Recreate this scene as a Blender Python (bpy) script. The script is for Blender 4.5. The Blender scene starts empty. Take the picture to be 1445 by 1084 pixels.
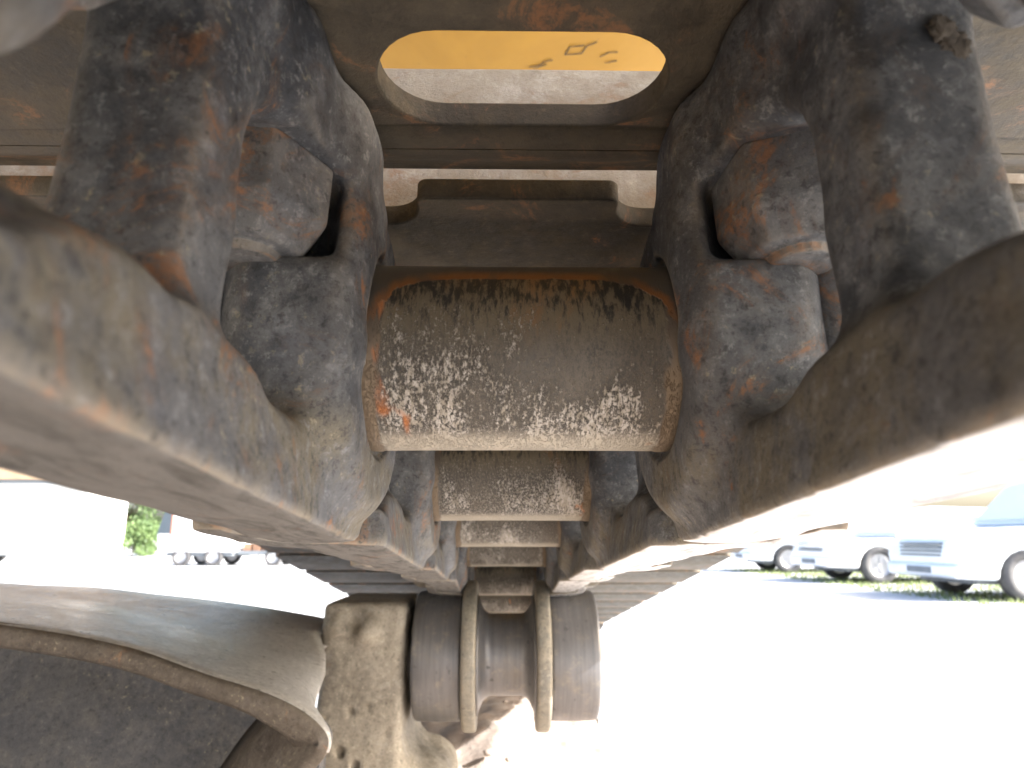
import bpy, bmesh, math, random
import numpy as np
from mathutils import Vector, Matrix, noise
random.seed(7); R = math.radians
sc = bpy.context.scene; col = sc.collection

# ------------------------------------------------------------------ camera, sky, sun, exposure
cd = bpy.data.cameras.new("camera"); cam = bpy.data.objects.new("camera", cd); col.objects.link(cam)
cam.location = (-0.0057, 0, 0); cam.rotation_euler = (R(90 + 12.76), 0, R(-0.86))
cd.sensor_width = 36; cd.lens = 23.99; cd.clip_start = 0.005; cd.clip_end = 2000
cd.dof.use_dof = True; cd.dof.focus_distance = 0.24; cd.dof.aperture_fstop = 21
sc.camera = cam
SUN_EL, SUN_AZ = 34, 102           # azimuth measured from +Y towards +X
w = bpy.data.worlds.new("World"); sc.world = w; w.use_nodes = True
nt = w.node_tree; bg = nt.nodes["Background"]
sky = nt.nodes.new("ShaderNodeTexSky"); sky.sky_type = 'NISHITA'; sky.sun_disc = False
sky.sun_elevation = R(SUN_EL); sky.sun_rotation = R(SUN_AZ); sky.dust_density = 5.0
nt.links.new(sky.outputs[0], bg.inputs[0]); bg.inputs[1].default_value = 0.15
sl = bpy.data.lights.new("sun", 'SUN'); sl.energy = 5.0; sl.angle = R(0.5); sl.color = (1, 0.975, 0.95)
so = bpy.data.objects.new("sun", sl); col.objects.link(so)
so.rotation_euler = (R(90 - SUN_EL), 0, R(180 - SUN_AZ))
sc.view_settings.view_transform = 'Standard'; sc.view_settings.look = 'None'
sc.view_settings.gamma = 1; sc.view_settings.exposure = 2.0
sc.render.engine = 'CYCLES'; sc.cycles.max_bounces = 10; sc.cycles.diffuse_bounces = 6

# ------------------------------------------------------------------ material helpers
class NB:
    def __init__(s, name):
        s.m = bpy.data.materials.new(name); s.m.use_nodes = True; s.t = s.m.node_tree
        s.b = s.t.nodes["Principled BSDF"]; s.out = s.t.nodes["Material Output"]
    def n(s, typ, **kw):
        x = s.t.nodes.new(typ)
        for k, v in kw.items(): setattr(x, k, v)
        return x
    def put(s, sock, v):
        if isinstance(v, bpy.types.NodeSocket): s.t.links.new(v, sock)
        elif v is not None: sock.default_value = v
    def math(s, op, a, b=None, c=None, clamp=False):
        x = s.n("ShaderNodeMath", operation=op, use_clamp=clamp)
        s.put(x.inputs[0], a); s.put(x.inputs[1], b)
        if c is not None: s.put(x.inputs[2], c)
        return x.outputs[0]
    def vec(s, op, a, b):
        x = s.n("ShaderNodeVectorMath", operation=op); s.put(x.inputs[0], a); s.put(x.inputs[1], b); return x.outputs[0]
    def noise(s, v, scale, detail=4, rough=.55, dist=0):
        x = s.n("ShaderNodeTexNoise"); s.put(x.inputs['Vector'], v); x.inputs['Scale'].default_value = scale
        x.inputs['Detail'].default_value = detail; x.inputs['Roughness'].default_value = rough; x.inputs['Distortion'].default_value = dist
        return x.outputs[0]
    def ramp(s, v, a, b, lo=0., hi=1.):
        x = s.n("ShaderNodeMapRange", interpolation_type='SMOOTHSTEP'); s.put(x.inputs[0], v)
        x.inputs[1].default_value = a; x.inputs[2].default_value = b; x.inputs[3].default_value = lo; x.inputs[4].default_value = hi
        return x.outputs[0]
    def mix(s, f, a, b):
        x = s.n("ShaderNodeMix", data_type='RGBA')
        s.put(x.inputs[0], f)
        for i, v in ((6, a), (7, b)):
            if isinstance(v, tuple): x.inputs[i].default_value = (*v[:3], 1)
            else: s.put(x.inputs[i], v)
        return x.outputs[2]
    def bump(s, h, strength, dist, prev=None):
        x = s.n("ShaderNodeBump"); x.inputs['Strength'].default_value = strength; x.inputs['Distance'].default_value = dist
        s.put(x.inputs['Height'], h)
        if prev is not None: s.t.links.new(prev, x.inputs['Normal'])
        return x.outputs[0]
    def coords(s, rnd=True):
        tc = s.n("ShaderNodeTexCoord"); s.tc = tc
        if not rnd: return tc.outputs['Object']
        oi = s.n("ShaderNodeObjectInfo")
        k = s.math('MULTIPLY', oi.outputs['Random'], 37.0)
        cx = s.n("ShaderNodeCombineXYZ"); s.put(cx.inputs[0], k); s.put(cx.inputs[1], k); s.put(cx.inputs[2], k)
        return s.vec('ADD', tc.outputs['Object'], cx.outputs[0])
    def fin(s, c, rough, metal, nrm=None, spec=.5):
        if isinstance(c, tuple): s.b.inputs['Base Color'].default_value = (*c[:3], 1)
        else: s.put(s.b.inputs['Base Color'], c)
        s.put(s.b.inputs['Roughness'], rough); s.put(s.b.inputs['Metallic'], metal)
        s.b.inputs['Specular IOR Level'].default_value = spec
        if nrm is not None: s.t.links.new(nrm, s.b.inputs['Normal'])
        return s.m

ORANGE = (.30, .125, .045); RUST = (.15, .058, .025)

def forged(name, dark, mid, dust, rustamt=.62, rail=False, specks=True, edge=1., ro=(.50, .82)):
    b = NB(name); v = b.coords()
    big = b.noise(v, 14, 5, .6, .4); med = b.noise(v, 60, 7, .72, .15); fine = b.noise(v, 340, 5, .7); grit = b.noise(v, 900, 3, .7)
    c = b.mix(b.ramp(big, .38, .62), dark, mid)
    c = b.mix(b.math('MULTIPLY', b.ramp(med, .44, .66), .75), c, dust)
    geo = b.n("ShaderNodeNewGeometry")
    if rail:
        sep = b.n("ShaderNodeSeparateXYZ"); b.put(sep.inputs[0], b.tc.outputs['Object'])
        low = b.ramp(sep.outputs[2], -.022, -.036)
        big2 = b.noise(v, 26, 6, .72, .2)
        c = b.mix(b.math('MULTIPLY', low, b.ramp(med, .30, .60, .55, .95)), c, b.mix(b.ramp(big2, .42, .58), (.125, .124, .125), (.165, .142, .10)))
    mot = b.noise(v, 190, 8, .85, .1); mo2 = b.noise(v, 38, 6, .75, .3)
    c = b.mix(b.math('MULTIPLY', b.ramp(mot, .48, .38), .68), c, tuple((.42 if dark[0] < .2 else .62) * q for q in dark))
    c = b.mix(b.math('MULTIPLY', b.ramp(mot, .53, .64), .66), c, tuple(1.45 * q for q in dust))
    c = b.mix(b.math('MULTIPLY', b.ramp(mo2, .55, .68), .35), c, tuple(1.1 * q for q in (dust[0], dust[1] * 1.03, dust[2] * 1.15)))
    # rust in patches with frayed borders
    r1 = b.noise(v, 34, 7, .74, .9)
    r1 = b.math('ADD', r1, b.ramp(geo.outputs['Pointiness'], .50, .58, 0., .10))
    rz = b.ramp(r1, rustamt - .03, rustamt + .05)
    rz = b.math('MULTIPLY', rz, b.ramp(fine, .34, .56))
    c = b.mix(b.math('MULTIPLY', b.ramp(r1, rustamt - .10, rustamt + .02), .32), c, (.13, .082, .052))
    c = b.mix(b.math('MULTIPLY', rz, .72), c, ORANGE)
    # worn high edges carry dust
    pt = b.ramp(geo.outputs['Pointiness'], .505, .56)
    c = b.mix(b.math('MULTIPLY', pt, b.ramp(med, .3, .6, .25 * edge, .8 * edge)), c, (.30, .26, .20))
    cav = b.math('MULTIPLY', b.ramp(geo.outputs['Pointiness'], .492, .455), b.ramp(med, .35, .55, .3, 1.))
    c = b.mix(b.math('MULTIPLY', cav, .6 * edge), c, (.15, .115, .065))
    if specks:
        sp = b.math('MULTIPLY', b.ramp(fine, .58, .70), b.ramp(b.noise(v, 30, 3), .42, .62))
        c = b.mix(b.math('MULTIPLY', sp, .7), c, (.36, .32, .22))
        c = b.mix(b.math('MULTIPLY', b.ramp(fine, .44, .32), .55), c, (.02, .019, .02))
    rough = b.ramp(med, .3, .7, *ro); metal = .15
    n = b.bump(big, .5, .003); n = b.bump(med, .6, .0012, n); n = b.bump(mot, .7, .0010, n); n = b.bump(fine, .7, .0006, n); n = b.bump(grit, .4, .0002, n)
    if rail:
        sn = b.n("ShaderNodeSeparateXYZ"); b.put(sn.inputs[0], b.tc.outputs['Normal'])
        f = b.math('MULTIPLY', b.ramp(sn.outputs[2], -.72, -.93), b.ramp(sep.outputs[2], -.049, -.053))
        mp = b.n("ShaderNodeMapping"); mp.inputs['Scale'].default_value = (1, .22, 1); b.put(mp.inputs[0], v)
        st = b.noise(mp.outputs[0], 160, 6, .7, .5)
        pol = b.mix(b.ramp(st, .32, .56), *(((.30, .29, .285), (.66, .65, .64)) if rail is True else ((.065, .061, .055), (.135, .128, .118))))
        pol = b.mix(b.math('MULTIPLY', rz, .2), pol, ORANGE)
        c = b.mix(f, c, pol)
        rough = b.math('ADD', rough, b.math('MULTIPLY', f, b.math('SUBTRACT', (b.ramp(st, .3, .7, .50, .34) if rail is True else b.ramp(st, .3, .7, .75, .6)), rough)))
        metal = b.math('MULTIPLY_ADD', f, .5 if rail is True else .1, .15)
    return b.fin(c, rough, metal, n)

M = {}
M['link'] = forged('forged_link_steel', (.044, .050, .061), (.100, .103, .110), (.185, .190, .195), .63, rail=True)
M['link_shaded'] = forged('forged_link_steel_shaded_rail', (.048, .054, .065), (.106, .109, .115), (.19, .193, .196), .595, rail='shaded')  # left links: shade on the running surface painted in as darker, rougher steel
M['nut'] = forged('nut_steel', (.055, .060, .070), (.12, .123, .13), (.21, .208, .205), .57, edge=.5)
M['shoe'] = forged('shoe_plate_steel', (.021, .019, .015), (.040, .035, .026), (.066, .054, .034), .66, specks=False, edge=.3)
M['grouser'] = forged('grouser_steel', (.38, .36, .33), (.52, .50, .46), (.56, .54, .49), .66, specks=False)
M['frame'] = forged('dusty_frame_steel', (.24, .212, .17), (.35, .315, .26), (.42, .38, .31), .70, edge=.5)
M['cover'] = forged('weathered_cover_steel', (.40, .39, .38), (.54, .53, .515), (.60, .59, .57), .76, ro=(.26, .42), edge=.4)
M['lip'] = forged('brown_lip_steel', (.050, .040, .032), (.085, .068, .054), (.13, .11, .092), .72, edge=.15)
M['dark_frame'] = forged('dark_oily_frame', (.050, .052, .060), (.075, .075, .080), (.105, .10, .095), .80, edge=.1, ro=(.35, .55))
M['flange'] = forged('roller_flange_steel', (.15, .148, .135), (.26, .25, .21), (.38, .355, .29), .74)

def bushing_mat():
    b = NB('worn_bushing_steel'); v = b.coords()
    sep = b.n("ShaderNodeSeparateXYZ"); b.put(sep.inputs[0], b.tc.outputs['Object'])
    X, Y, Z = sep.outputs
    # angle round the axis: 0 = facing the viewer end (-Y), 1.57 = top
    ang = b.math('ARCTAN2', Z, b.math('MULTIPLY', Y, -1))
    oi = b.n("ShaderNodeObjectInfo"); k = b.math('MULTIPLY', oi.outputs['Random'], 11.)
    cb = b.n("ShaderNodeCombineXYZ"); b.put(cb.inputs[0], b.math('MULTIPLY', X, 1.0)); b.put(cb.inputs[1], b.math('MULTIPLY', ang, .0075)); b.put(cb.inputs[2], k)
    cs = b.n("ShaderNodeCombineXYZ"); b.put(cs.inputs[0], X); b.put(cs.inputs[1], b.math('MULTIPLY', ang, .015)); b.put(cs.inputs[2], k)
    streak = b.noise(cb.outputs[0], 520, 6, .75); blot = b.noise(cs.outputs[0], 55, 5, .65, .5); fl = b.noise(cs.outputs[0], 1350, 7, .75, .1); patch = b.noise(cs.outputs[0], 30, 4, .6, .8)
    # worn strip: |x| < .039 wavering, ang below ~0.75
    wav = b.math('MULTIPLY_ADD', blot, .012, -.006)
    ax = b.math('ADD', b.math('ABSOLUTE', X), wav)
    # rounded outline: top falls off towards the ends
    drop = b.math('MULTIPLY', b.math('POWER', b.math('DIVIDE', ax, .041), 6.0), .38)
    top = b.math('ADD', b.math('ADD', ang, drop), b.math('MULTIPLY_ADD', blot, .20, -.10))
    worn = b.math('MULTIPLY', b.ramp(top, .70, .66), b.ramp(ax, .0415, .040))
    c = b.mix(b.ramp(blot, .35, .65), (.040, .043, .049), (.080, .074, .064))
    rim = b.math('MULTIPLY', b.ramp(top, .92, .72), b.ramp(top, .60, .68)) 
    rim = b.math('MULTIPLY', rim, b.ramp(patch, .44, .60))
    c = b.mix(b.math('MULTIPLY', b.ramp(top, .98, .7), .35), c, (.12, .082, .048))
    c = b.mix(b.math('MULTIPLY', rim, .75), c, (.25, .095, .022))
    up = b.mix(b.ramp(b.math('ADD', b.math('ADD', streak, b.math('MULTIPLY_ADD', patch, .5, -.25)), b.math('MULTIPLY_ADD', ang, -.32, .15)), .47, .62), (.022, .023, .023), (.14, .118, .082))
    up = b.mix(b.math('MULTIPLY', b.math('MULTIPLY', b.ramp(patch, .56, .66), .7), b.ramp(streak, .4, .6)), up, (.21, .105, .04))
    lowf = b.ramp(ang, .34, -.95)
    th = b.math('MULTIPLY_ADD', lowf, -.13, .628)
    th = b.math('ADD', th, b.math('MULTIPLY_ADD', blot, -.50, .25))
    th = b.math('ADD', th, b.math('MULTIPLY_ADD', patch, -.40, .20))
    flake = b.ramp(b.math('SUBTRACT', fl, th), -.030, .045)
    flake = b.math('MULTIPLY', flake, b.ramp(b.math('ADD', ang, b.math('MULTIPLY_ADD', patch, -.9, .45)), .34, .05))
    under = b.mix(b.ramp(b.math('ADD', ang, b.math('MULTIPLY_ADD', streak, .8, -.4)), .25, -.25), up, b.mix(b.ramp(fl, .36, .6), (.040, .037, .033), (.125, .108, .085)))
    wc = b.mix(b.math('MULTIPLY', flake, .80), under, b.mix(b.ramp(streak, .4, .6), (.30, .27, .22), (.50, .47, .43)))
    wc = b.mix(b.ramp(ang, -1.0, -1.25), wc, b.mix(blot, (.27, .24, .19), (.44, .40, .33)))
    op = b.math('MULTIPLY', b.ramp(b.noise(cs.outputs[0], 38, 4, .5, .3), .64, .68), b.ramp(ang, .5, .2))
    wc = b.mix(op, wc, (.42, .15, .045))
    c = b.mix(b.math('MULTIPLY', b.ramp(ax, .0395, .042), b.ramp(ang, .3, -.5)), c, (.19, .14, .09))
    c = b.mix(worn, c, wc)
    n = b.bump(worn, .5, -.0005); n = b.bump(flake, .7, .0004, n); n = b.bump(streak, .4, .0003, n); n = b.bump(fl, .4, .0004, n)
    return b.fin(c, b.ramp(blot, .3, .7, .45, .75), .2, n)
M['bushing'] = bushing_mat()

def tread_mat():
    b = NB('polished_roller_tread'); v = b.coords()
    mp = b.n("ShaderNodeMapping"); mp.inputs['Scale'].default_value = (1, .05, .05); b.put(mp.inputs[0], v)
    st = b.noise(mp.outputs[0], 260, 5, .65); m = b.noise(v, 30, 4)
    c = b.mix(b.ramp(st, .3, .7), (.15, .148, .152), (.20, .197, .20)); c = b.mix(b.ramp(m, .5, .75, 0, .5), c, (.24, .21, .17))
    gr = b.noise(v, 70, 7, .75)
    c = b.mix(b.math('MULTIPLY', b.ramp(gr, .54, .66), .5), c, (.30, .27, .22)); c = b.mix(b.math('MULTIPLY', b.ramp(gr, .42, .32), .7), c, (.03, .028, .027))
    n = b.bump(st, .25, .0004); n = b.bump(gr, .3, .0006, n)
    return b.fin(c, b.ramp(m, .3, .7, .36, .5), .5, n)
M['tread'] = tread_mat()

def simple(name, c1, c2, scale, rough=.7, metal=0., bs=.3, bd=.01, detail=5):
    b = NB(name); v = b.coords(); a = b.noise(v, scale, detail, .65); f = b.noise(v, scale * 9, 4, .65)
    c = b.mix(b.ramp(a, .35, .65), c1, c2)
    n = b.bump(a, bs, bd); n = b.bump(f, bs, bd * .25, n)
    return b.fin(c, rough, metal, n)
M['dirt'] = simple('pale_clay_dirt', (.27, .215, .18), (.40, .345, .30), 14, .95, 0, .7, .006)
M['mud'] = simple('dried_mud', (.060, .050, .040), (.12, .10, .078), 90, .95, 0, .8, .003)
M['gravel'] = simple('pale_gravel', (.44, .445, .45), (.52, .525, .53), 3, .95, 0, .5, .02)
M['white_paint'] = simple('white_vehicle_paint', (.76, .77, .79), (.82, .82, .82), 2, .3, 0, .02, .001)
M['blue_paint'] = simple('pale_blue_vehicle_paint', (.68, .73, .77), (.70, .75, .79), 2, .3, 0, .02, .001)
M['silver_paint'] = simple('silver_vehicle_paint', (.60, .64, .70), (.66, .70, .75), 2, .3, .2, .02, .001)
M['rubber'] = simple('tyre_rubber', (.07, .07, .075), (.10, .10, .10), 8, .85)
M['rim'] = simple('wheel_rim', (.5, .5, .52), (.62, .62, .64), 5, .35, .7)
M['glass_pale'] = simple('glass_painted_sky_reflection', (.74, .79, .81), (.78, .82, .84), 1, .3, 0, 0, 0)  # bright sky reflection painted into the pale window colour
M['glass_dark'] = simple('tinted_glass', (.07, .09, .11), (.09, .11, .13), 1, .08, 0, 0, 0)
M['plastic'] = simple('dark_plastic', (.14, .16, .18), (.17, .19, .21), 9, .6)
M['lamp'] = simple('lamp_lens', (.7, .72, .75), (.8, .8, .82), 6, .15, .3)
M['wall'] = simple('white_rendered_wall', (.70, .70, .68), (.78, .78, .76), 1.2, .9)
M['tan'] = simple('tan_fascia_board', (.34, .24, .15), (.42, .30, .19), 1.5, .8)
M['brownload'] = simple('rusty_trailer_load', (.16, .09, .06), (.28, .16, .10), 2, .85)
M['bark'] = simple('bark', (.10, .075, .05), (.16, .12, .09), 6, .9)
M['redpaint'] = simple('faded_red_stripe_paint', (.35, .12, .07), (.42, .16, .09), 3, .6)
def leafm(name, a, c):
    b = NB(name); oi = b.n("ShaderNodeNewGeometry")
    cc = b.mix(oi.outputs['Random Per Island'], a, c)
    b.b.inputs['Transmission Weight'].default_value = 0
    m = b.fin(cc, .6, 0.)
    tr = b.n("ShaderNodeBsdfTranslucent"); b.put(tr.inputs[0], cc); mx = b.n("ShaderNodeMixShader"); mx.inputs[0].default_value = .35
    b.t.links.new(b.b.outputs[0], mx.inputs[1]); b.t.links.new(tr.outputs[0], mx.inputs[2]); b.t.links.new(mx.outputs[0], b.out.inputs[0])
    return m
M['leaf'] = leafm('foliage', (.07, .13, .045), (.20, .29, .11))
M['grass'] = leafm('grass_blades', (.14, .20, .07), (.30, .34, .15))
def yellow_mat():
    b = NB('yellow_machine_paint'); v = b.coords(False)
    a = b.noise(v, 6, 5, .6, .5); f = b.noise(v, 60, 4, .7)
    c = b.mix(b.ramp(a, .3, .7), (.60, .325, .032), (.52, .28, .032))
    c = b.mix(b.math('MULTIPLY', b.ramp(b.noise(v, 4.0, 4, .6, 1.), .53, .66), .65), c, (.55, .42, .27))
    c = b.mix(b.math('MULTIPLY', b.ramp(f, .66, .74), .5), c, (.10, .07, .04))
    return b.fin(c, b.ramp(a, .3, .7, .35, .6), 0., b.bump(f, .1, .0005))
M['yellow'] = yellow_mat()
M['scuff'] = simple('grimy_scuff', (.14, .10, .05), (.24, .16, .07), 60, .9)

# ------------------------------------------------------------------ object helpers
def obj(name, me, mat=None, parent=None, smooth=False, loc=None):
    if isinstance(me, bmesh.types.BMesh):
        bm = me; me = bpy.data.meshes.new(name); bm.to_mesh(me); bm.free()
    if mat is not None and not me.materials: me.materials.append(M[mat])
    if smooth: me.shade_smooth()
    o = bpy.data.objects.new(name, me); col.objects.link(o)
    if parent: o.parent = parent
    if loc: o.location = loc
    return o
def empty(name, label, cat, loc=(0, 0, 0), rz=0, group=None):
    o = bpy.data.objects.new(name, None); col.objects.link(o); o.location = loc; o.rotation_euler = (0, 0, rz)
    o.empty_display_size = .05; o['label'] = label; o['category'] = cat
    if group: o['group'] = group
    return o
def bevelled(name, bm, w, seg=2, ang=35):
    me = bpy.data.meshes.new(name); bm.to_mesh(me); bm.free()
    t = bpy.data.objects.new('tmp', me); col.objects.link(t)
    md = t.modifiers.new('b', 'BEVEL'); md.width = w; md.segments = seg; md.limit_method = 'ANGLE'; md.angle_limit = R(ang)
    dg = bpy.context.evaluated_depsgraph_get(); r = bpy.data.meshes.new_from_object(t.evaluated_get(dg))
    bpy.data.objects.remove(t); r.name = name; return r
def box(bm, x0, x1, y0, y1, z0, z1):
    v = [bm.verts.new((x, y, z)) for x in (x0, x1) for y in (y0, y1) for z in (z0, z1)]
    for f in ((0, 1, 3, 2), (4, 6, 7, 5), (0, 4, 5, 1), (2, 3, 7, 6), (0, 2, 6, 4), (1, 5, 7, 3)): bm.faces.new([v[i] for i in f])
def prism(bm, pts, a0, a1, axis='x'):
    """polygon pts (p,q) extruded along an axis"""
    def P(p, q, a): return (a, p, q) if axis == 'x' else (p, a, q) if axis == 'y' else (p, q, a)
    A = [bm.verts.new(P(p, q, a0)) for p, q in pts]; B = [bm.verts.new(P(p, q, a1)) for p, q in pts]
    n = len(pts); bm.faces.new(A[::-1]); bm.faces.new(B)
    for i in range(n): bm.faces.new((A[i], A[(i + 1) % n], B[(i + 1) % n], B[i]))
    bmesh.ops.recalc_face_normals(bm, faces=bm.faces)
def lathe_x(bm, prof, n=72, c=(0, 0), closed=False):
    rings = []
    for x, r in prof:
        rings.append([bm.verts.new((x, c[0] + r * math.cos(2 * math.pi * i / n), c[1] + r * math.sin(2 * math.pi * i / n))) for i in range(n)])
    m = len(rings)
    for j in range(m if closed else m - 1):
        a, b = rings[j], rings[(j + 1) % m]
        for i in range(n): bm.faces.new((a[i], a[(i + 1) % n], b[(i + 1) % n], b[i]))
    if not closed:
        bm.faces.new(rings[0]); bm.faces.new(rings[-1])
    bmesh.ops.recalc_face_normals(bm, faces=bm.faces)

# ------------------------------------------------------------------ implicit shapes -> mesh (surface nets)
def nets(f, lo, hi, h):
    ax = [np.arange(lo[i], hi[i] + h, h) for i in range(3)]
    G = np.meshgrid(*ax, indexing='ij'); V = f(*G).astype(np.float64)
    nx, ny, nz = V.shape; ins = V < 0
    acc = np.zeros((nx - 1, ny - 1, nz - 1, 3)); cnt = np.zeros((nx - 1, ny - 1, nz - 1))
    cor = [(i, j, k) for i in (0, 1) for j in (0, 1) for k in (0, 1)]
    sl_ = lambda c: (slice(c[0], nx - 1 + c[0]), slice(c[1], ny - 1 + c[1]), slice(c[2], nz - 1 + c[2]))
    for a in cor:
        for d in range(3):
            if a[d] == 0:
                b_ = tuple(a[i] + (1 if i == d else 0) for i in range(3))
                va, vb = V[sl_(a)], V[sl_(b_)]; x = (va < 0) != (vb < 0)
                t = np.where(x, va / np.where(x, va - vb, 1), 0)
                for i in range(3):
                    acc[..., i] += np.where(x, a[i] + (t if i == d else 0), 0)
                cnt += x
    act = cnt > 0; idx = -np.ones(cnt.shape, int); idx[act] = np.arange(act.sum())
    P = acc[act] / cnt[act][:, None]; ijk = np.argwhere(act)
    P = (P + ijk) * h + np.array(lo)
    F = []
    for d in range(3):
        e1, e2 = (d + 1) % 3, (d + 2) % 3
        s0 = [slice(None)] * 3; s1 = [slice(None)] * 3; s0[d] = slice(0, -1); s1[d] = slice(1, None)
        A, B = ins[tuple(s0)], ins[tuple(s1)]; q = np.argwhere(A != B)
        if not len(q): continue
        q = q[(q[:, e1] > 0) & (q[:, e2] > 0) & (q[:, e1] < V.shape[e1] - 1) & (q[:, e2] < V.shape[e2] - 1)]
        fl = A[tuple(q.T)]
        o1 = np.zeros(3, int); o1[e1] = 1; o2 = np.zeros(3, int); o2[e2] = 1
        g = lambda o: idx[tuple((q - o).T)]
        quad = np.stack([g(o1 + o2), g(o2), g(0 * o1), g(o1)], 1)
        quad[~fl] = quad[~fl][:, ::-1]; F.append(quad)
    return P, np.concatenate(F)
def mesh_from(name, P, F):
    me = bpy.data.meshes.new(name)
    me.vertices.add(len(P)); me.vertices.foreach_set('co', P.astype(np.float32).ravel())
    me.loops.add(len(F) * 4); me.loops.foreach_set('vertex_index', F.astype(np.int32).ravel())
    me.polygons.add(len(F)); me.polygons.foreach_set('loop_start', np.arange(len(F), dtype=np.int32) * 4)
    me.update(calc_edges=True); me.validate(); me.shade_smooth(); return me
def smin(a, b, k): h = np.clip(.5 + .5 * (b - a) / k, 0, 1); return b * (1 - h) + a * h - k * h * (1 - h)
def smax(a, b, k): return -smin(-a, -b, k)
def rbox(p, lo, hi, r):
    q = [np.abs(p[i] - (lo[i] + hi[i]) / 2) - (hi[i] - lo[i]) / 2 + r for i in range(3)]
    return np.sqrt(sum(np.maximum(v, 0) ** 2 for v in q)) + np.minimum(np.maximum(q[0], np.maximum(q[1], q[2])), 0) - r
def cylx(x, y, z, cy, cz, rad, x0, x1, r):
    a = np.sqrt((y - cy) ** 2 + (z - cz) ** 2) - rad + r; b = np.abs(x - (x0 + x1) / 2) - (x1 - x0) / 2 + r
    return np.sqrt(np.maximum(a, 0) ** 2 + np.maximum(b, 0) ** 2) + np.minimum(np.maximum(a, b), 0) - r
def lump(x, y, z, f, ph=0):
    return (np.sin(x * f + ph + 1.3 * np.sin(z * f * .7)) * np.sin(y * f * .83 + 1.7 * ph + 1.1 * np.sin(x * f * .9)) * np.sin(z * f * 1.1 + .6 + ph) )

P0 = .2    # chain pitch
def link_sdf(x, y, z):
    # body slides outboard from the bushing end (y=.2) to the pin end (y=0)
    t = np.clip((y - .008) / .032, 0, 1); t = 1 - t * t * (3 - 2 * t); sh = t * .020
    xs = x - sh
    # rail: inner edge runs from .0465 to .0525, narrow outboard tongue at the pin end
    xi = .0453 + .007 * np.clip((y - .03) / .17, 0, 1) + .0335 * t + (z + .0565) * .17; xo = .0765 + .0125 * t
    xr = (x - xi) / (xo - xi) * .030
    ztop = np.interp(y, [-.03, .03, .046, .051, .056, .069, .079, .10, .133, .18, .25], [-.038, -.043, -.0432, -.0402, -.0372, -.0330, -.0315, -.0318, -.0325, -.030, -.028])
    rail = rbox((xr, y, z - (ztop + .0355)), (0, -.022, -.12), (.030, .222, -.0355), .0020)
    rail = smax(rail, -.0565 - z, .0025)
    rail = smax(rail, np.sqrt((y - P0) ** 2 + z ** 2) - .0605 - 10 * np.clip(.19 - y, 0, 1), .006)
    web = rbox((xs, y, z), (.0575, .008, -.05), (.083, .19, .062), .004)
    seat = rbox((xs + np.clip((y - .12) / .05, 0, 1) * .007, y, z), (.055, .012, .047), (.086, .178, .066), .004)
    seat = smin(seat, rbox((xs, y, z), (.052, .125, .035), (.083, .176, .066), .006), .008)
    body = smin(smin(rail, web, .011), seat, .010)
    w1 = rbox((xs * .5 + .02, y, z), (0, .036, -.032), (.2, .0915, .038), .013)
    w2 = rbox((xs * .5 + .02, y, z), (0, .1125, -.0335), (.2, .162, .034), .019)
    body = smax(body, -w1, .005); body = smax(body, -w2, .006)
    boss = cylx(x, y, z, P0, 0, .0500, .0442, .0755, .0060)
    neck = rbox((x, y, z), (.0455, .155, -.012), (.074, .19, .062), .005)
    neck = smax(neck, -w2 , .010)
    boss = smin(boss, neck, .010)
    pin = cylx(x, y, z, 0, 0, .0465, .0775, .108, .006)
    pneck = rbox((x, y, z), (.079, .005, -.04), (.105, .05, .060), .008)
    pneck = smax(pneck, -w1, .006)
    pin = smin(pin, pneck, .010)
    d = smin(smin(body, boss, .014), pin, .009)
    # spot faces that clear the bolt nuts
    for ny_, nx_ in ((.1515, .0725), (.062, .0755)):
        q1 = np.sqrt((y - ny_) ** 2 + (x - nx_) ** 2) - .0225; q2 = np.abs(z - .0245) - .0120
        d = smax(d, -smax(q1, q2, .004), .005)
    # counterbore ring round the bushing, pin bore on the outer faces, clearance pockets
    d = smax(d, -cylx(x, y, z, P0, 0, .0325, .03, .0462, .0005), .001)
    d = smax(d, -cylx(x, y, z, 0, 0, .0200, .104, .13, .0005), .001)
    d = smax(d, z - .0655, .001)
    return d + .00035 * lump(x, y, z, 190) + .0006 * lump(x, y, z, 75, 1.)
Pv, Fv = nets(link_sdf, (.040, -.062, -.062), (.116, .268, .072), .00155)
ME_R = mesh_from('track_link', Pv, Fv)
Pm = Pv.copy(); Pm[:, 0] *= -1
Pm = Pm + np.array([0, 1, 0]) * 0.0
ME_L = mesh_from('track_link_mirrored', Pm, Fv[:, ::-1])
ME_R.materials.append(M['link']); ME_L.materials.append(M['link_shaded'])

# bushing (axis X), pin ends outboard
bm = bmesh.new(); rb = .0298
lathe_x(bm, [(-.052, rb - .001), (-.0515, rb), (-.0435, rb), (-.0425, rb - .0003), (-.03, rb - .0004), (0, rb - .0005), (.03, rb - .0004), (.0425, rb - .0003), (.0435, rb), (.0515, rb), (.052, rb - .001)], 128)
ME_B = bpy.data.meshes.new('bushing'); bm.to_mesh(ME_B); bm.free(); ME_B.materials.append(M['bushing']); ME_B.shade_smooth()
bm = bmesh.new()
lathe_x(bm, [(-.0065, .0175), (.0050, .0175), (.0065, .016), (.0065, .006), (.005, .005)], 32)
ME_P = bpy.data.meshes.new('pin_end'); bm.to_mesh(ME_P); bm.free(); ME_P.materials.append(M['nut'])

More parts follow.
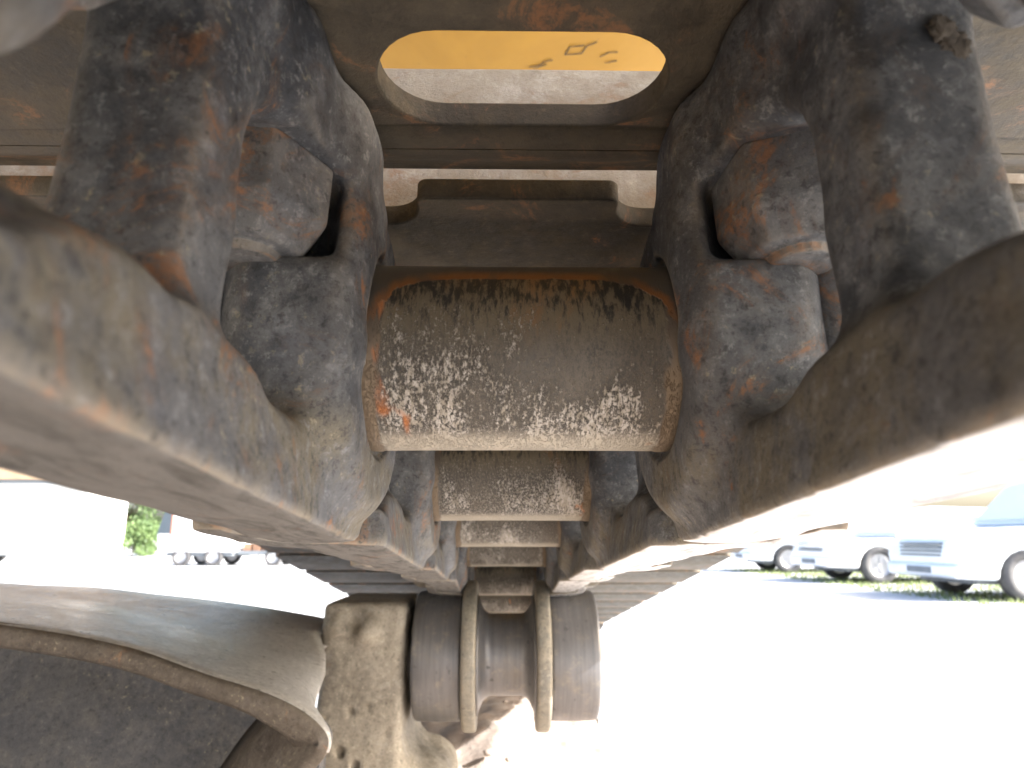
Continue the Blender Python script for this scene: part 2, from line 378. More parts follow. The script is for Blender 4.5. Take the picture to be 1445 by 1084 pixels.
# hexagonal bolt nut, chamfered, axis Z, hanging below z=0
def nut_mesh():
    bm = bmesh.new(); n = 6; rings = []
    for z, r, nn in ((0, .0212, 0), (-.0175, .0208, 0), (-.0265, .0150, 1)):
        ring = []
        for i in range(24):
            a = 2 * math.pi * i / 24; hexr = r * math.cos(math.pi / 6) / math.cos((a % (math.pi / 3)) - math.pi / 6)
            rr = hexr if not nn else min(hexr, .0160)
            ring.append(bm.verts.new((rr * math.cos(a), rr * math.sin(a), z)))
        rings.append(ring)
    rings.append([bm.verts.new((.0095 * math.cos(2 * math.pi * i / 24), .0095 * math.sin(2 * math.pi * i / 24), -.0265)) for i in range(24)])
    rings.append([bm.verts.new((.0090 * math.cos(2 * math.pi * i / 24), .0090 * math.sin(2 * math.pi * i / 24), -.029)) for i in range(24)])
    for a, b_ in zip(rings, rings[1:]):
        for i in range(24): bm.faces.new((a[i], a[(i + 1) % 24], b_[(i + 1) % 24], b_[i]))
    bm.faces.new(rings[0]); bm.faces.new(rings[-1]); bmesh.ops.recalc_face_normals(bm, faces=bm.faces)
    return bevelled('nut', bm, .0018, 3, 20)
ME_N = nut_mesh(); ME_N.materials.append(M['nut'])

# shoe plate: outline with notches and the oval mud hole, then the turned-up rear lip
SW = .40
def shoe_mesh():
    cu = bpy.data.curves.new('shoe', 'CURVE'); cu.dimensions = '2D'; cu.fill_mode = 'BOTH'
    def spline(pts):
        s = cu.splines.new('POLY'); s.points.add(len(pts) - 1); s.use_cyclic_u = True
        for p, (x, y) in zip(s.points, pts): p.co = (x, y, 0, 1)
    def arc(cx, cy, r, a0, a1, n=8): return [(cx + r * math.cos(R(a0 + (a1 - a0) * i / n)), cy + r * math.sin(R(a0 + (a1 - a0) * i / n))) for i in range(n + 1)]
    y0, yn, y1 = .010, .0285, .182
    half = arc(.0335, y0 + .004, .004, -90, 0, 5) + arc(.0495, yn - .012, .012, 180, 90, 8) + arc(.066, yn - .009, .009, 90, 0, 6) + arc(.079, y0 + .004, .004, 180, 270, 5)
    right = half + [(SW - .012, y0), (SW, y0 + .012), (SW, y1)]
    out = right + [(-x, y) for x, y in right[::-1]]
    spline(out)
    hole = arc(.0230, .1515, .0180, -90, 90, 16) + arc(-.0230, .1515, .0180, 90, 270, 16)
    spline(hole)
    cu.extrude = .0034; cu.bevel_depth = .0008; cu.bevel_resolution = 1; cu.offset = -.0008
    t = bpy.data.objects.new('t', cu); col.objects.link(t); dg = bpy.context.evaluated_depsgraph_get()
    me = bpy.data.meshes.new_from_object(t.evaluated_get(dg)); bpy.data.objects.remove(t)
    bm = bmesh.new(); bm.from_mesh(me); bmesh.ops.translate(bm, verts=bm.verts, vec=(0, 0, .0702))
    # rear lip, curved up
    n = 10; prof = []
    cl = [(.1822 + .0225 * (i / n), .0702 + .0085 * (1 - math.cos(math.pi * i / n)) / 2) for i in range(n + 1)]
    lo = [(y, z - .0041) for y, z in cl]; hi = [(y, z + .0041) for y, z in cl]
    prism(bm, lo + hi[::-1], -SW, SW)
    me2 = bpy.data.meshes.new('track_shoe'); bm.to_mesh(me2); bm.free(); me2.materials.append(M['shoe']); return me2
ME_S = shoe_mesh()
def grouser_mesh():
    bm = bmesh.new(); N = 60; w0, w1, h = .0070, .0042, .0275
    prof = [(-w0, 0), (-w1, h - .002), (-w1 + .0018, h), (w1 - .0018, h), (w1, h - .002), (w0, 0)]
    rings = []
    for i in range(N + 1):
        x = -SW + .004 + (2 * SW - .008) * i / N
        wz = .0006 * noise.noise((x * 20, 3.1, 0))
        rings.append([bm.verts.new((x, y + .0004 * noise.noise((x * 30, z * 60, 1)), z + (wz if z > .01 else 0))) for y, z in prof])
    for a, b_ in zip(rings, rings[1:]):
        for j in range(6): bm.faces.new((a[j], a[(j + 1) % 6], b_[(j + 1) % 6], b_[j]))
    bm.faces.new(rings[0]); bm.faces.new(rings[-1]); bmesh.ops.recalc_face_normals(bm, faces=bm.faces)
    me = bpy.data.meshes.new('grouser'); bm.to_mesh(me); bm.free(); me.materials.append(M['grouser']); return me
ME_G = grouser_mesh()

# ------------------------------------------------------------------ ground
bm = bmesh.new(); GZ = -.85
box(bm, -600, 600, -300, 1200, GZ - .5, GZ)
g = obj('ground', bm, 'gravel'); g['kind'] = 'structure'

# ------------------------------------------------------------------ the crawler track
track = empty('crawler_track', 'rusty steel crawler track chain with wide shoes, running overhead and away above the roller', 'crawler track', (0, 0, 0))
# pin axes: start behind the camera, over the roller, down round the front idler and back
pins = []; y, z = .0137, .0732
fwd = [-4.8, -4.8, -5.0, -7.0, -13.5, -12.5] + [-10.5] * 8 + [-18, -66, -122, -178]
y_, z_ = y, z; F = [(y, z)]
for a in fwd:
    y_ += P0 * math.cos(R(a)); z_ += P0 * math.sin(R(a)); F.append((y_, z_))
for _ in range(13): y_ -= P0; F.append((y_, z_)); 
zl = z_
Bk = []; y_, z_ = y, z
for a in (-4.0, -3, -1, 1, 3, 5): 
    y_ -= P0 * math.cos(R(a)); z_ -= P0 * math.sin(R(a)); Bk.append((y_, z_))
chain = Bk[::-1] + F
for i in range(len(chain) - 1):
    (ya, za), (yb, zb) = chain[i], chain[i + 1]; a = math.atan2(zb - za, yb - ya)
    def place(o):
        o.location = (0, ya, za); o.rotation_euler = (a, 0, 0); return o
    lower = i > len(Bk) + 15
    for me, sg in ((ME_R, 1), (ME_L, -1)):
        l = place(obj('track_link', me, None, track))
        if not lower:
            for yy, rz in ((.062, .3), (.1515, .30)):
                n_ = obj('nut', ME_N, None, l); n_.location = (sg * (.0725 + (.0030 if yy < .1 else 0)), yy, .0375); n_.rotation_euler = (0, 0, rz * sg + .35 * math.sin(i * 2.3))
    bsh = place(obj('bushing', ME_B, None, track)); bsh.location = (0, yb, zb); bsh.rotation_euler = (0, 0, 0)
    for sg in (1, -1):
        p_ = obj('pin_end', ME_P, None, track); p_.location = (sg * .1015, ya, za); p_.rotation_euler = (0, 0, 0 if sg > 0 else math.pi)
    s = place(obj('track_shoe', ME_S, None, track))
    for yy, dz in ((.0380, 0), (.105, 0), (.1905, .0030)):
        q = obj('grouser', ME_G, None, s); q.location = (0, yy, .0735 + dz)

# ------------------------------------------------------------------ mud stuck to the right link's column
def clump(name, c, r, seed, mat='mud', parent=None, sq=(1, 1, 1), sub=4):
    bm = bmesh.new(); bmesh.ops.create_icosphere(bm, subdivisions=sub, radius=r)
    for v in bm.verts:
        d = v.co.normalized(); k = 1 + .45 * noise.noise(d * 1.8 + Vector((seed, 0, 0))) + .30 * noise.noise(d * 5 + Vector((0, seed, 0))) + .16 * noise.noise(d * 11) + .08 * noise.noise(d * 22)
        v.co = Vector((v.co.x * k * sq[0], v.co.y * k * sq[1], v.co.z * k * sq[2]))
    o = obj(name, bm, mat, parent, True); o.location = c; return o
for k, (x_, y2, z2, r_) in enumerate([(.0770, .1068, .0880, .0028), (.0745, .1064, .0912, .0024)]):
    clump('mud_clump', (x_, y2, z2), r_, k * 3.1, parent=track, sq=(1.15, .24, 1.0))

# ------------------------------------------------------------------ carrier roller
RY, RZ = .862, -.1335
rol = empty('carrier_roller', 'double flanged steel carrier roller under the track chain, held by the dusty bracket', 'roller', (0, RY, RZ))
for sg in (-1, 1):
    bm = bmesh.new(); P_ = [(.0508, .062), (.0508, .0715), (.054, .0722), (.070, .0724), (.094, .0722), (.1020, .0716), (.1045, .0695), (.1048, .058), (.0990, .056), (.0985, .03), (.0508, .03)]
    lathe_x(bm, [(sg * x, r) for x, r in P_], 96, closed=True); o = obj('roller_tread', bevelled('roller_tread', bm, .0008, 2, 30), 'tread', rol, True)
    bm = bmesh.new(); P_ = [(.0335, .046), (.0340, .0815), (.0350, .0830), (.0375, .0838), (.0455, .0838), (.0485, .0828), (.0498, .080), (.0503, .046)]
    lathe_x(bm, [(sg * x, r) for x, r in P_], 96, closed=True); obj('roller_flange', bm, 'flange', rol, True)
bm = bmesh.new(); P_ = []
for i in range(25):
    x = -.0334 + .0668 * i / 24; e = abs(x) / .0334; P_.append((x, .0455 + .022 * max(0, (e - .45) / .55) ** 3.0))
lathe_x(bm, P_, 96); obj('roller_waist', bm, 'tread', rol, True)
bm = bmesh.new(); lathe_x(bm, [(.0986, .052), (.1068, .052), (.1075, .050), (.1075, .030), (.1085, .029), (.1085, .0)][:5], 48); obj('end_cap', bm, 'flange', rol)
bm = bmesh.new(); lathe_x(bm, [(-.14, .032), (-.0986, .032)], 48); obj('roller_shaft', bm, 'dark_frame', rol, True)

# ------------------------------------------------------------------ track frame below
frame = empty('track_frame', 'dusty steel track frame with roller bracket and curved leg cover at lower left', 'track frame', (0, .9, -.3))
def at(o): o.matrix_parent_inverse = Matrix.Translation((0, -.9, .3)); return o
def brk(x, y, z):
    d = rbox((x, y, z), (-.206, .80, -.42), (-.113, .95, -.070), .010)
    d = smin(d, cylx(x, y, z, .862, -.1335, .060, -.19, -.118, .006), .01)
    # worn rounded boss on the top front, hollow beside it
    d = smin(d, np.sqrt((x + .155) ** 2 + (y - .806) ** 2 + (z + .098) ** 2) - .019, .006)
    d = smin(d, np.sqrt((x + .186) ** 2 + (y - .808) ** 2 + (z + .096) ** 2) - .017, .006)
    d = smax(d, -(np.sqrt((x + .171) ** 2 + (y - .788) ** 2 + (z + .090) ** 2) - .013), .004)
    d = smin(d, rbox((x, y, z), (-.235, .80, -.45), (-.06, .99, -.250), .03), .05)
    for cx, cz, r in ((-.168, -.182, .006), (-.178, -.222, .007), (-.150, -.178, .004), (-.140, -.152, .003), (-.188, -.150, .003), (-.130, -.205, .004), (-.160, -.235, .005), (-.195, -.19, .004)):
        d = smax(d, -(np.sqrt((x - cx) ** 2 + (y - .798) ** 2 + (z - cz) ** 2) - r), .002)
    return d + .0012 * lump(x, y, z, 90) + .0006 * lump(x, y, z, 260, 2)
Pb, Fb = nets(brk, (-.25, .77, -.44), (-.04, 1.01, -.04), .0028)
at(obj('roller_bracket', mesh_from('roller_bracket', Pb, Fb), 'frame', frame)); 
# frame top with dirt on it
bm = bmesh.new(); nx, ny = 60, 170; grid = []
for j in range(ny + 1):
    yy = -.9 + 2.75 * j / ny; row = []
    for i in range(nx + 1):
        x = -.30 + .47 * i / nx; e = min(1, (.17 - x) / .03); 
        h = -.30 + .012 * noise.noise((x * 7, yy * 7, 0)) + .006 * noise.noise((x * 28, yy * 28, 2)) + .005 * noise.noise((x * 80, yy * 80, 4)) + .03 * math.exp(-((x) / .08) ** 2 - ((yy - 1.15) / .18) ** 2) - .035 * (1 - e) ** 2
        row.append(bm.verts.new((x + .008 * noise.noise((yy * 14, 7, x * 3)), yy, h)))
    grid.append(row)
for j in range(ny):
    for i in range(nx): bm.faces.new((grid[j][i], grid[j][i + 1], grid[j + 1][i + 1], grid[j + 1][i]))
be = [e for e in bm.edges if e.is_boundary]; r_ = bmesh.ops.extrude_edge_only(bm, edges=be)
for v in r_['geom']:
    if isinstance(v, bmesh.types.BMVert): v.co.z = -.345
at(obj('dirt_layer', bm, 'dirt', frame, True))
bm = bmesh.new(); box(bm, -.30, .172, -.9, 1.85, -.66, -.335); at(obj('frame_beam', bevelled('frame_beam', bm, .012), 'frame', frame))
# stones on the dirt
for k in range(5):
    a, b_ = random.uniform(-.1, .14), random.uniform(.93, 1.35); o = clump('stone', (a, b_, -.296 + .02 * math.exp(-(a / .08) ** 2)), random.uniform(.004, .008), k * 1.7, 'dirt', frame, (1, 1, .6), 2); at(o)
# curved leg cover: arch swept along Y
outer = [(-.72, -.050), (-.60, -.049), (-.48, -.052), (-.385, -.0525), (-.31, -.060), (-.25, -.0715), (-.20, -.0875), (-.165, -.0975), (-.142, -.1065), (-.126, -.116), (-.1165, -.127), (-.119, -.139), (-.131, -.152), (-.150, -.175), (-.170, -.21), (-.180, -.26), (-.182, -.34), (-.182, -.46)]
def smoothp(p, n=4):
    out = []
    for i in range(len(p) - 1):
        q = [p[max(i - 1, 0)], p[i], p[i + 1], p[min(i + 2, len(p) - 1)]]
        for k in range(n):
            t = k / n; out.append(tuple(.5 * (2 * q[1][c] + (q[2][c] - q[0][c]) * t + (2 * q[0][c] - 5 * q[1][c] + 4 * q[2][c] - q[3][c]) * t * t + (3 * q[1][c] - q[0][c] - 3 * q[2][c] + q[3][c]) * t ** 3) for c in (0, 1)))
    return out + [p[-1]]
O = smoothp(outer)
def normals(p):
    r = []
    for i in range(len(p)):
        a, b_ = p[max(i - 1, 0)], p[min(i + 1, len(p) - 1)]; dx, dz = b_[0] - a[0], b_[1] - a[1]; l = math.hypot(dx, dz); r.append((dz / l, -dx / l))
    return r
OF = O; nose = max(range(len(O)), key=lambda k: O[k][0]); O = O[:nose + 3]; NO = normals(O); bm = bmesh.new(); L_ = []
nose = max(range(len(O)), key=lambda k: O[k][0])
FAR = [(-.74 + .533 * (k / nose), -.052 - .048 * (k / nose) ** 2) if k <= nose else (-.212, -.102 + (O[k][1] - O[nose][1])) for k in range(len(O))]
for k, (yy, thick) in enumerate([(.495, .0115), (.488, .010), (.486, .003), (.4875, 0), (.50, 0), (.55, 0), (.60, 0), (.66, 0), (.72, 0), (.78, 0), (.84, 0), (.90, 0), (.91, .012), (.75, .012), (.60, .012), (.51, .012)]):
    f = max(0, min(1, (yy - .495) / .30)); f = f * f * (1.6 - .6 * f)
    L_.append([bm.verts.new(((x + n[0] * thick) * (1 - f) + q[0] * f, yy, (z_ + n[1] * thick) * (1 - f) + (q[1] - thick) * f + .0035 * noise.noise((x * 9, yy * 9, 5)) * max(0, min(1, (yy - .50) * 8)))) for (x, z_), n, q in ((((px_ - .034 * max(0, min(1, (yy - .492) / .07)) * min(1, kk / nose) ** 4 * (1 - f), pz_), nn, qq) for kk, ((px_, pz_), nn, qq) in enumerate(zip(O, NO, FAR))))])
for a, b_ in zip(L_, L_[1:] + L_[:1]):
    for i in range(len(O) - 1): bm.faces.new((a[i], a[i + 1], b_[i + 1], b_[i]))
bmesh.ops.recalc_face_normals(bm, faces=bm.faces)
at(obj('leg_cover', bm, 'cover', frame, True))
O = OF; NO = normals(O); bm = bmesh.new(); L_ = []
for yy, t0 in ((.4930, -.0006), (.4850, .0006), (.4825, .004), (.4830, .014), (.488, .0175), (.500, .0185), (.530, .0190), (.530, .010), (.500, .001)):
    L_.append([bm.verts.new((x + n[0] * t0 * g_ - max(0, yy - .484) * .35, yy + .0015 * noise.noise((x * 12, 1, 0)) + .02 * max(0, g_ - 1) * (t0 > .01), z_ + n[1] * t0 * g_ + .0003 * noise.noise((x * 30, t0 * 60, 5)))) for (x, z_), n, g_ in ((O[i], NO[i], .85 + 1.5 * max(0, min(1, (i - nose + 16) / 22)) ** 1.5) for i in range(len(O)))])
for a, b_ in zip(L_, L_[1:] + L_[:1]):
    for i in range(len(O) - 1): bm.faces.new((a[i], a[i + 1], b_[i + 1], b_[i]))
bmesh.ops.recalc_face_normals(bm, faces=bm.faces)
at(obj('cover_lip', bm, 'lip', frame, True))
# hull inside the cover: recessed wall that swells back out below the lip
bm = bmesh.new(); rows = []
top = [p for p in O if p[1] > -.135]; NR = 40
for i in range(len(top) * 2 - 1):
    p = top[i // 2] if i % 2 == 0 else tuple((top[i // 2][c] + top[i // 2 + 1][c]) / 2 for c in (0, 1))
    row = []
    for k in range(NR + 1):
        t = (k / NR) ** 1.5; x = p[0]; z = p[1] - .001 - t * (.60 + p[1])
        yy = .505 + .085 * (1 - math.exp(-t * 45)) - .05 * (1 - math.exp(-t * 7)) + .012 * noise.noise((x * 9, z * 9, 3)) + .004 * noise.noise((x * 40, z * 40, 3))
        row.append(bm.verts.new((x - max(0, yy - .48) * .30 * min(1, max(0, (x + .26) / .10)), yy, z)))
    rows.append(row)
for a, b_ in zip(rows, rows[1:]):
    for k in range(NR): bm.faces.new((a[k], b_[k], b_[k + 1], a[k + 1]))
r_ = bmesh.ops.extrude_face_region(bm, geom=list(bm.faces)); bmesh.ops.translate(bm, verts=[v for v in r_['geom'] if isinstance(v, bmesh.types.BMVert)], vec=(0, .02, -.006))
bmesh.ops.recalc_face_normals(bm, faces=bm.faces)
at(obj('leg_hull', bm, 'dark_frame', frame, True))

# front idler wheel inside the front curve
idl = empty('front_idler', 'wide steel idler wheel at the far end of the track, mostly hidden behind the roller', 'idler wheel', (0, 0, 0))
iy = sum(p[0] for p in F[15:19]) / 4 - .03; iz = sum(p[1] for p in F[15:19]) / 4
bm = bmesh.new(); lathe_x(bm, [(-.085, .06), (-.085, .11), (-.05, .12), (-.043, .135), (.043, .135), (.05, .12), (.085, .11), (.085, .06)], 64, closed=True); o = obj('idler_rim', bm, 'tread', idl)
idl.location = (0, iy, iz); bm = bmesh.new(); lathe_x(bm, [(-.11, .0595), (.11, .0595)], 40); obj('hub', bm, 'frame', idl)

# ------------------------------------------------------------------ machine body above
body = empty('machine_body', 'yellow painted machine body overhead, seen through the oval hole in the track shoe', 'machine body', (-.9, .9, .6))
def atb(o): o.matrix_parent_inverse = Matrix.Translation((.9, -.9, -.6)); return o
BZ = .60
bm = bmesh.new(); box(bm, -2.3, .90, -.14, 2.7, BZ, BZ + .45); atb(obj('body_panel', bevelled('body_panel', bm, .03, 3), 'yellow', body))
bm = bmesh.new(); box(bm, -2.1, -.95, -2.2, .30, -.45, BZ - .004); atb(obj('unseen_shade_box', bevelled('unseen_shade_box', bm, .03, 3), 'frame', body))  # unseen box added to block light and darken the left side
# grimy marks on the underside
def stroke(pts, wd):
    bm = bmesh.new()
    for (a, b_) in zip(pts, pts[1:]):
        d = Vector((b_[0] - a[0], b_[1] - a[1])); n = Vector((-d.y, d.x)).normalized() * wd / 2; 
        v = [bm.verts.new((p[0] + s_ * n.x, p[1] + s_ * n.y, BZ - .0008 - .0006 * (k % 2))) for k, (p, s_) in enumerate(((a, 1), (a, -1), (b_, -1), (b_, 1)))]
        bm.faces.new(v)
    atb(obj('scuff_mark', bm, 'scuff', body))
SCX, SCY = .073, .752
for pts in ([(0, 0), (.028, .004), (.034, .02), (.05, .03)], [(0, 0), (.006, .018), (.03, .022)], [(-.02, -.012), (-.035, -.016), (-.04, -.024), (-.06, -.03)], [(-.03, -.022), (-.052, -.034)], [(.06, -.004), (.072, .006), (.088, .008)], [(.07, -.018), (.09, -.012)]):
    stroke([(SCX + x * .75, SCY - y__ * .8) for x, y__ in pts], .0020)

# ------------------------------------------------------------------ vehicles
def wheel(parent, x, y, r, w_, side):
    bm = bmesh.new(); P_ = [(0, r * .66), (0, r * .93), (w_ * .12, r), (w_ * .88, r), (w_, r * .93), (w_, r * .66)]
    lathe_x(bm, P_, 32, closed=True); me = bpy.data.meshes.new('wheel')
    bmesh.ops.rotate(bm, verts=bm.verts, cent=(0, 0, 0), matrix=Matrix.Rotation(R(90), 3, 'Z') if side > 0 else Matrix.Rotation(R(-90), 3, 'Z'))
    t = obj('wheel', bm, 'rubber', parent, True); t.location = (x, y, r)
    bm = bmesh.new(); lathe_x(bm, [(w_ * .2, r * .655), (w_ * .8, r * .655), (w_ * .84, r * .60), (w_ * .72, r * .5), (w_ * .70, r * .2), (w_ * .8, r * .16)], 32)
    for k in range(5):
        a = 2 * math.pi * k / 5
        v = [bm.verts.new((w_ * .80, math.cos(a + da) * rr * r, math.sin(a + da) * rr * r)) for da, rr in ((.35, .18), (.16, .61), (-.16, .61), (-.35, .18))]
        bm.faces.new(v)
    bmesh.ops.rotate(bm, verts=bm.verts, cent=(0, 0, 0), matrix=Matrix.Rotation(R(90), 3, 'Z') if side > 0 else Matrix.Rotation(R(-90), 3, 'Z'))
    obj('rim', bm, 'rim', t)
def car(loc, rz, label, paint, kind, group):
    """nose towards -X, width along Y"""
    c = empty('parked_car', label, 'car', loc, rz, group)
    H = {'suv': (1.05, 1.78), 'hatch': (.88, 1.48), 'pickup': (1.08, 1.82)}[kind]; hb, ht = H; L = 4.6; W = .90; r = .345
    prof = [(-.92, .30), (-.95, .62), (-.88, hb - .20), (-.45, hb - .10), (.55, hb), (L - 1.1, hb + .04), (L - 1.02, hb - .25), (L - 1.0, .34), (L - 1.35, .28)]
    def archp(cx): return [(cx + (r + .06) * math.cos(R(a)), .28 + (r + .06) * math.sin(R(a))) for a in range(0, 181, 20)]
    prof += archp(2.75) + archp(0.0)
    bm = bmesh.new(); prism(bm, prof, -W, W, 'y'); obj('body', bevelled('body', bm, .06, 3, 40), paint, c, True)
    if kind == 'pickup': cab = [(.45, hb), (1.05, ht), (2.1, ht), (2.35, hb)]
    elif kind == 'suv': cab = [(.45, hb), (1.15, ht), (3.1, ht - .03), (3.5, hb + .02)]
    else: cab = [(.35, hb), (1.25, ht), (2.5, ht - .03), (3.35, hb)]
    bm = bmesh.new(); A = []
    for s_ in (-1, 1): A.append([bm.verts.new((x, s_ * (W - .03 if z_ <= hb + .03 else W - .20), z_)) for x, z_ in cab])
    bm.faces.new(A[0]); bm.faces.new(A[1][::-1])
    for i in range(4): bm.faces.new((A[0][i], A[1][i], A[1][(i + 1) % 4], A[0][(i + 1) % 4]))
    bmesh.ops.recalc_face_normals(bm, faces=bm.faces); obj('cabin', bevelled('cabin', bm, .05, 3, 30), paint, c, True)
    def quad(p, off, m='glass_pale', nm='window'):
        bm = bmesh.new(); P_ = [Vector(q) for q in p]; n = (P_[1] - P_[0]).cross(P_[3] - P_[0]).normalized()
        v = [bm.verts.new(q + n * off) for q in P_] + [bm.verts.new(q - n * .03) for q in P_]
        bm.faces.new(v[:4]); bm.faces.new(v[7:3:-1])
        for i in range(4): bm.faces.new((v[i], v[4 + i], v[4 + (i + 1) % 4], v[(i + 1) % 4]))
        bmesh.ops.recalc_face_normals(bm, faces=bm.faces); obj(nm, bm, m, c)
    (x0, z0), (x1, z1), (x2, z2), (x3, z3) = cab
    def lerp(a, b_, t): return a + (b_ - a) * t
    quad([(lerp(x0, x1, .1), -W + .12, lerp(z0, z1, .1)), (lerp(x0, x1, .1), W - .12, lerp(z0, z1, .1)), (lerp(x0, x1, .88), W - .25, lerp(z0, z1, .88)), (lerp(x0, x1, .88), -W + .25, lerp(z0, z1, .88))], -.010, nm='windscreen')
    for s_ in (-1, 1):
        yb_, yt_ = s_ * (W - .045), s_ * (W - .185); split = lerp(x1, x2, .45) if kind != 'pickup' else x2 - .15
        for (a, b_) in ((x0 + .22, split - .05), (split + .05, x3 - .25)):
            if b_ - a < .3: continue
            ta = max(a + .02, x1 + .08); tb = min(b_, x2 - .05)
            if tb <= ta: continue
            p = [(a, yb_, hb + .06), (b_, yb_, hb + .06), (tb, yt_, z1 - .10), (ta, yt_, z1 - .10)]
            quad(p if s_ < 0 else p[::-1], .004, nm='side_window')
        bm = bmesh.new(); box(bm, -.905, -.62, *sorted((s_ * .58, s_ * .905)), hb - .36, hb - .21); obj('headlight', bevelled('headlight', bm, .03), 'lamp', c)
        bm = bmesh.new(); box(bm, .62, .80, *sorted((s_ * .90, s_ * 1.08)), hb + .03, hb + .17); obj('mirror', bevelled('mirror', bm, .03), paint, c)
        bm = bmesh.new(); box(bm, L - 1.1, L - 1.0, *sorted((s_ * .66, s_ * .905)), hb - .3, hb - .1); obj('tail_light', bm, 'redpaint', c)
        wheel(c, 0, s_ * .90 - (0 if s_ > 0 else 0) - s_ * .21, r, .21, s_); wheel(c, 2.75, s_ * .69, r, .21, s_)
    bm = bmesh.new()
    for k in range(4): box(bm, -.962, -.90, -.50, .50, .60 + k * .055, .63 + k * .055)
    obj('grille', bm, 'plastic', c)
    bm = bmesh.new(); box(bm, -1.0, -.80, -.86, .86, .30, .50); obj('bumper', bevelled('bumper', bm, .05, 3), paint if kind == 'hatch' else 'silver_paint', c)
    bm = bmesh.new(); box(bm, -1.006, -.98, -.30, .30, .36, .45); obj('lower_intake', bm, 'plastic', c)
    for s_ in (-1, 1):
        bm = bmesh.new(); box(bm, 1.35, 1.5, *sorted((s_ * .895, s_ * .915)), hb - .16, hb - .12); obj('door_handle', bm, 'plastic', c)
    bm = bmesh.new(); box(bm, -.6, L - 1.3, -.66, .66, .22, .5); obj('underbody', bm, 'plastic', c)
    return c
GR = 'cars parked side by side at the right'
car((7.25, 10.5, GZ), 0, 'pale blue car with dark grille, nearest of the parked row at the right edge', 'blue_paint', 'suv', GR)
car((7.3, 14.4, GZ), R(1), 'white car parked between the pale blue car and the farthest one', 'white_paint', 'hatch', GR)
car((7.35, 18.7, GZ), R(-2), 'silver car parked farthest in the row, close to the track rail', 'silver_paint', 'suv', GR)

# grass strip under the parked cars
def tuft_field(name, label, area, n, h):
    bm = bmesh.new()
    for _ in range(n):
        x, y_ = random.uniform(area[0], area[1]), random.uniform(area[2], area[3]); a = random.uniform(0, 6.28); hh = h * random.uniform(.4, 1.3); w_ = .012
        dx, dy = math.cos(a) * w_, math.sin(a) * w_; l = random.uniform(-.04, .04)
        bm.faces.new([bm.verts.new(p) for p in ((x - dx, y_ - dy, GZ), (x + dx, y_ + dy, GZ), (x + l, y_ + l, GZ + hh))])
    o = obj(name, bm, 'grass'); o['kind'] = 'stuff'; o['label'] = label; o['category'] = 'grass'
tuft_field('grass', 'sparse short grass growing under and around the parked cars', (6.2, 11, 9.2, 20), 9000, .07)

# white enclosed trailer on two axles
tr = empty('enclosed_trailer', 'white enclosed trailer with two close wheels, parked in front of the bushes', 'trailer', (-9.65, 23.3, GZ))
bm = bmesh.new(); prism(bm, [(-1.25, .42), (-1.32, .95), (-1.12, 1.75), (-.95, 1.88), (.75, 1.88), (1.10, 1.0), (1.16, .42)], -.9, .9, 'y'); obj('body', bevelled('body', bm, .07, 3, 25), 'white_paint', tr, True)
bm = bmesh.new(); prism(bm, [(-1.31, 1.0), (-1.12, 1.74), (-.90, 1.74), (-.90, 1.0)], -.915, -.89, 'y'); obj('side_window', bm, 'glass_dark', tr)
bm = bmesh.new(); box(bm, -.895, -.84, -.914, -.89, .95, 1.72); obj('stripe', bm, 'redpaint', tr)
bm = bmesh.new(); box(bm, -1.0, 1.1, -.8, .8, .30, .45); obj('chassis', bm, 'plastic', tr)
for x in (-.52, .50):
    for s_ in (-1, 1): wheel(tr, x, s_ * .68, .28, .2, s_)
tl = empty('flatbed_trailer', 'small flatbed trailer with rusty brown load beside the white trailer', 'trailer', (-7.7, 23.3, GZ))
bm = bmesh.new(); box(bm, -.75, 1.15, -.7, .7, .34, .46); obj('bed', bevelled('bed', bm, .02), 'plastic', tl)
for k in range(4):
    bm = bmesh.new(); box(bm, -.65 + k * .3, -.40 + k * .3, -.5, .5, .462, .70 + .07 * (k % 2)); obj('crate', bevelled('crate', bm, .02), 'brownload', tl)
bm = bmesh.new(); box(bm, .55, .95, -.45, .45, .462, 1.0); obj('toolbox', bevelled('toolbox', bm, .03), 'silver_paint', tl)
bm = bmesh.new(); box(bm, -1.15, -.74, -.04, .04, .36, .42); obj('drawbar', bm, 'plastic', tl)
for s_ in (-1, 1): wheel(tl, .42, s_ * .62, .27, .18, s_)

# pale green small car by the building
car((-19.0, 26.0, GZ), R(180), 'pale car parked before the white building at the far left edge', 'blue_paint', 'hatch', 'cars parked by the white building')

# ------------------------------------------------------------------ building
bd = empty('white_building', 'long white building with tan fascia board, at the far left behind the track', 'building', (-30, 33, GZ))
def rel(bm, nm, m, w_=.0): return obj(nm, bevelled(nm, bm, w_) if w_ else bm, m, bd)
bm = bmesh.new(); box(bm, -14, 12.1, -3, .4, 0, 3.18); rel(bm, 'wall', 'wall')
bm = bmesh.new(); box(bm, -14.6, 12.4, -3.5, .7, 3.30, 4.75); rel(bm, 'fascia', 'tan', .03)
bm = bmesh.new(); box(bm, -14.5, 12.3, -3.4, .6, 3.182, 3.298); rel(bm, 'soffit', 'plastic')
bm = bmesh.new(); prism(bm, [(-3.6, 4.752), (.8, 4.752), (-1.4, 5.7)], -14.7, 12.5, 'x'); rel(bm, 'roof', 'tan')
for k in range(5):
    x = -12 + k * 5.2; bm = bmesh.new(); box(bm, x, x + 1.6, -3.03, -2.9, 1.0, 2.2); f = rel(bm, 'window', 'wall')
    bm = bmesh.new(); box(bm, x + .08, x + 1.52, -3.05, -3.031, 1.08, 2.12); obj('pane', bm, 'white_paint', f)
    
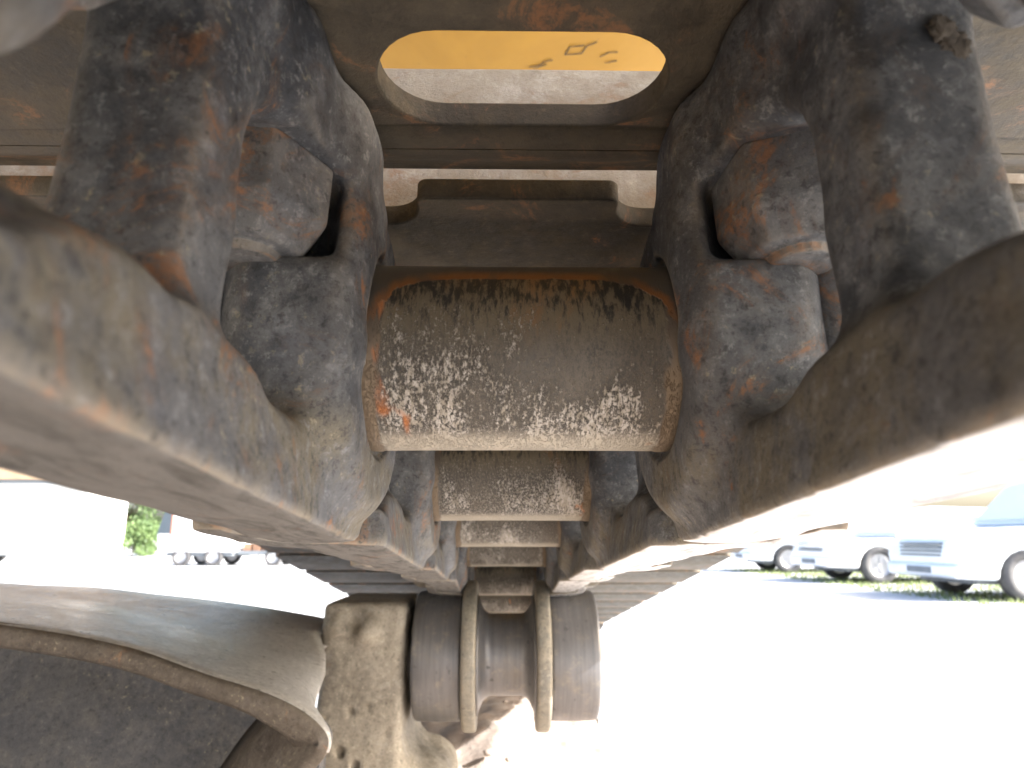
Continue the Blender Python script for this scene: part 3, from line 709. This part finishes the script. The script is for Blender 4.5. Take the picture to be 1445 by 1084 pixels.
# ------------------------------------------------------------------ trees and bushes
def tree(nm, label, cat, x, y_, h, rad, n, seed, trunk=True, group=None):
    rnd = random.Random(seed); t = empty(nm, label, cat, (x, y_, GZ), 0, group)
    bm = bmesh.new(); th = h * (.6 if trunk else .25)
    def limb(a, b_, r0, r1):
        a, b_ = Vector(a), Vector(b_); d = (b_ - a).normalized(); u = d.orthogonal().normalized(); v = d.cross(u); ra, rb_ = [], []
        for i in range(8):
            an = 2 * math.pi * i / 8; o = u * math.cos(an) + v * math.sin(an); ra.append(bm.verts.new(a + o * r0)); rb_.append(bm.verts.new(b_ + o * r1))
        for i in range(8): bm.faces.new((ra[i], ra[(i + 1) % 8], rb_[(i + 1) % 8], rb_[i]))
    limb((0, 0, 0), (.05, 0, th), .05 * h / 2 * .8, .03 * h / 2)
    blobs = []
    for k in range(9):
        a = rnd.uniform(0, 6.28); rr = rnd.uniform(.2, .75) * rad; z_ = rnd.uniform(.28 if trunk else .12, .85) * h; q = (rr * math.cos(a), rr * math.sin(a), z_)
        limb((.02, 0, th * rnd.uniform(.3, .9)), q, .025 * h / 3, .008 * h / 3); blobs.append((q, rnd.uniform(.28, .5) * rad))
    obj('trunk', bm, 'bark', t, True)
    bm = bmesh.new()
    for _ in range(n):
        q, br = rnd.choice(blobs); d = Vector((rnd.gauss(0, 1), rnd.gauss(0, 1), rnd.gauss(0, .8))).normalized() * br * rnd.uniform(.5, 1.15); p = Vector(q) + d
        if p.z < .03: continue
        s_ = rnd.uniform(.05, .11); u = Vector((rnd.gauss(0, 1), rnd.gauss(0, 1), rnd.gauss(0, 1))).normalized(); v = u.orthogonal().normalized()
        bm.faces.new([bm.verts.new(p + u * s_), bm.verts.new(p + v * s_ * .55), bm.verts.new(p - u * s_), bm.verts.new(p - v * s_ * .55)])
    obj('crown', bm, 'leaf', t)
tree('leafy_tree', 'leafy green tree close beside the corner of the white building', 'tree', -19.4, 36, 4.6, 1.7, 5200, 1)
tree('leafy_tree', 'leafy green tree standing right behind the white enclosed trailer', 'tree', -16.2, 37, 4.9, 2.0, 5200, 2)
tree('bush', 'low green bush between the white building and the white trailer', 'bush', -18.0, 34.5, 1.7, 1.3, 3600, 3, False)
tree('bush', 'green bush behind the rusty loaded flatbed trailer', 'bush', -12.2, 35.5, 2.2, 1.7, 3600, 4, False)
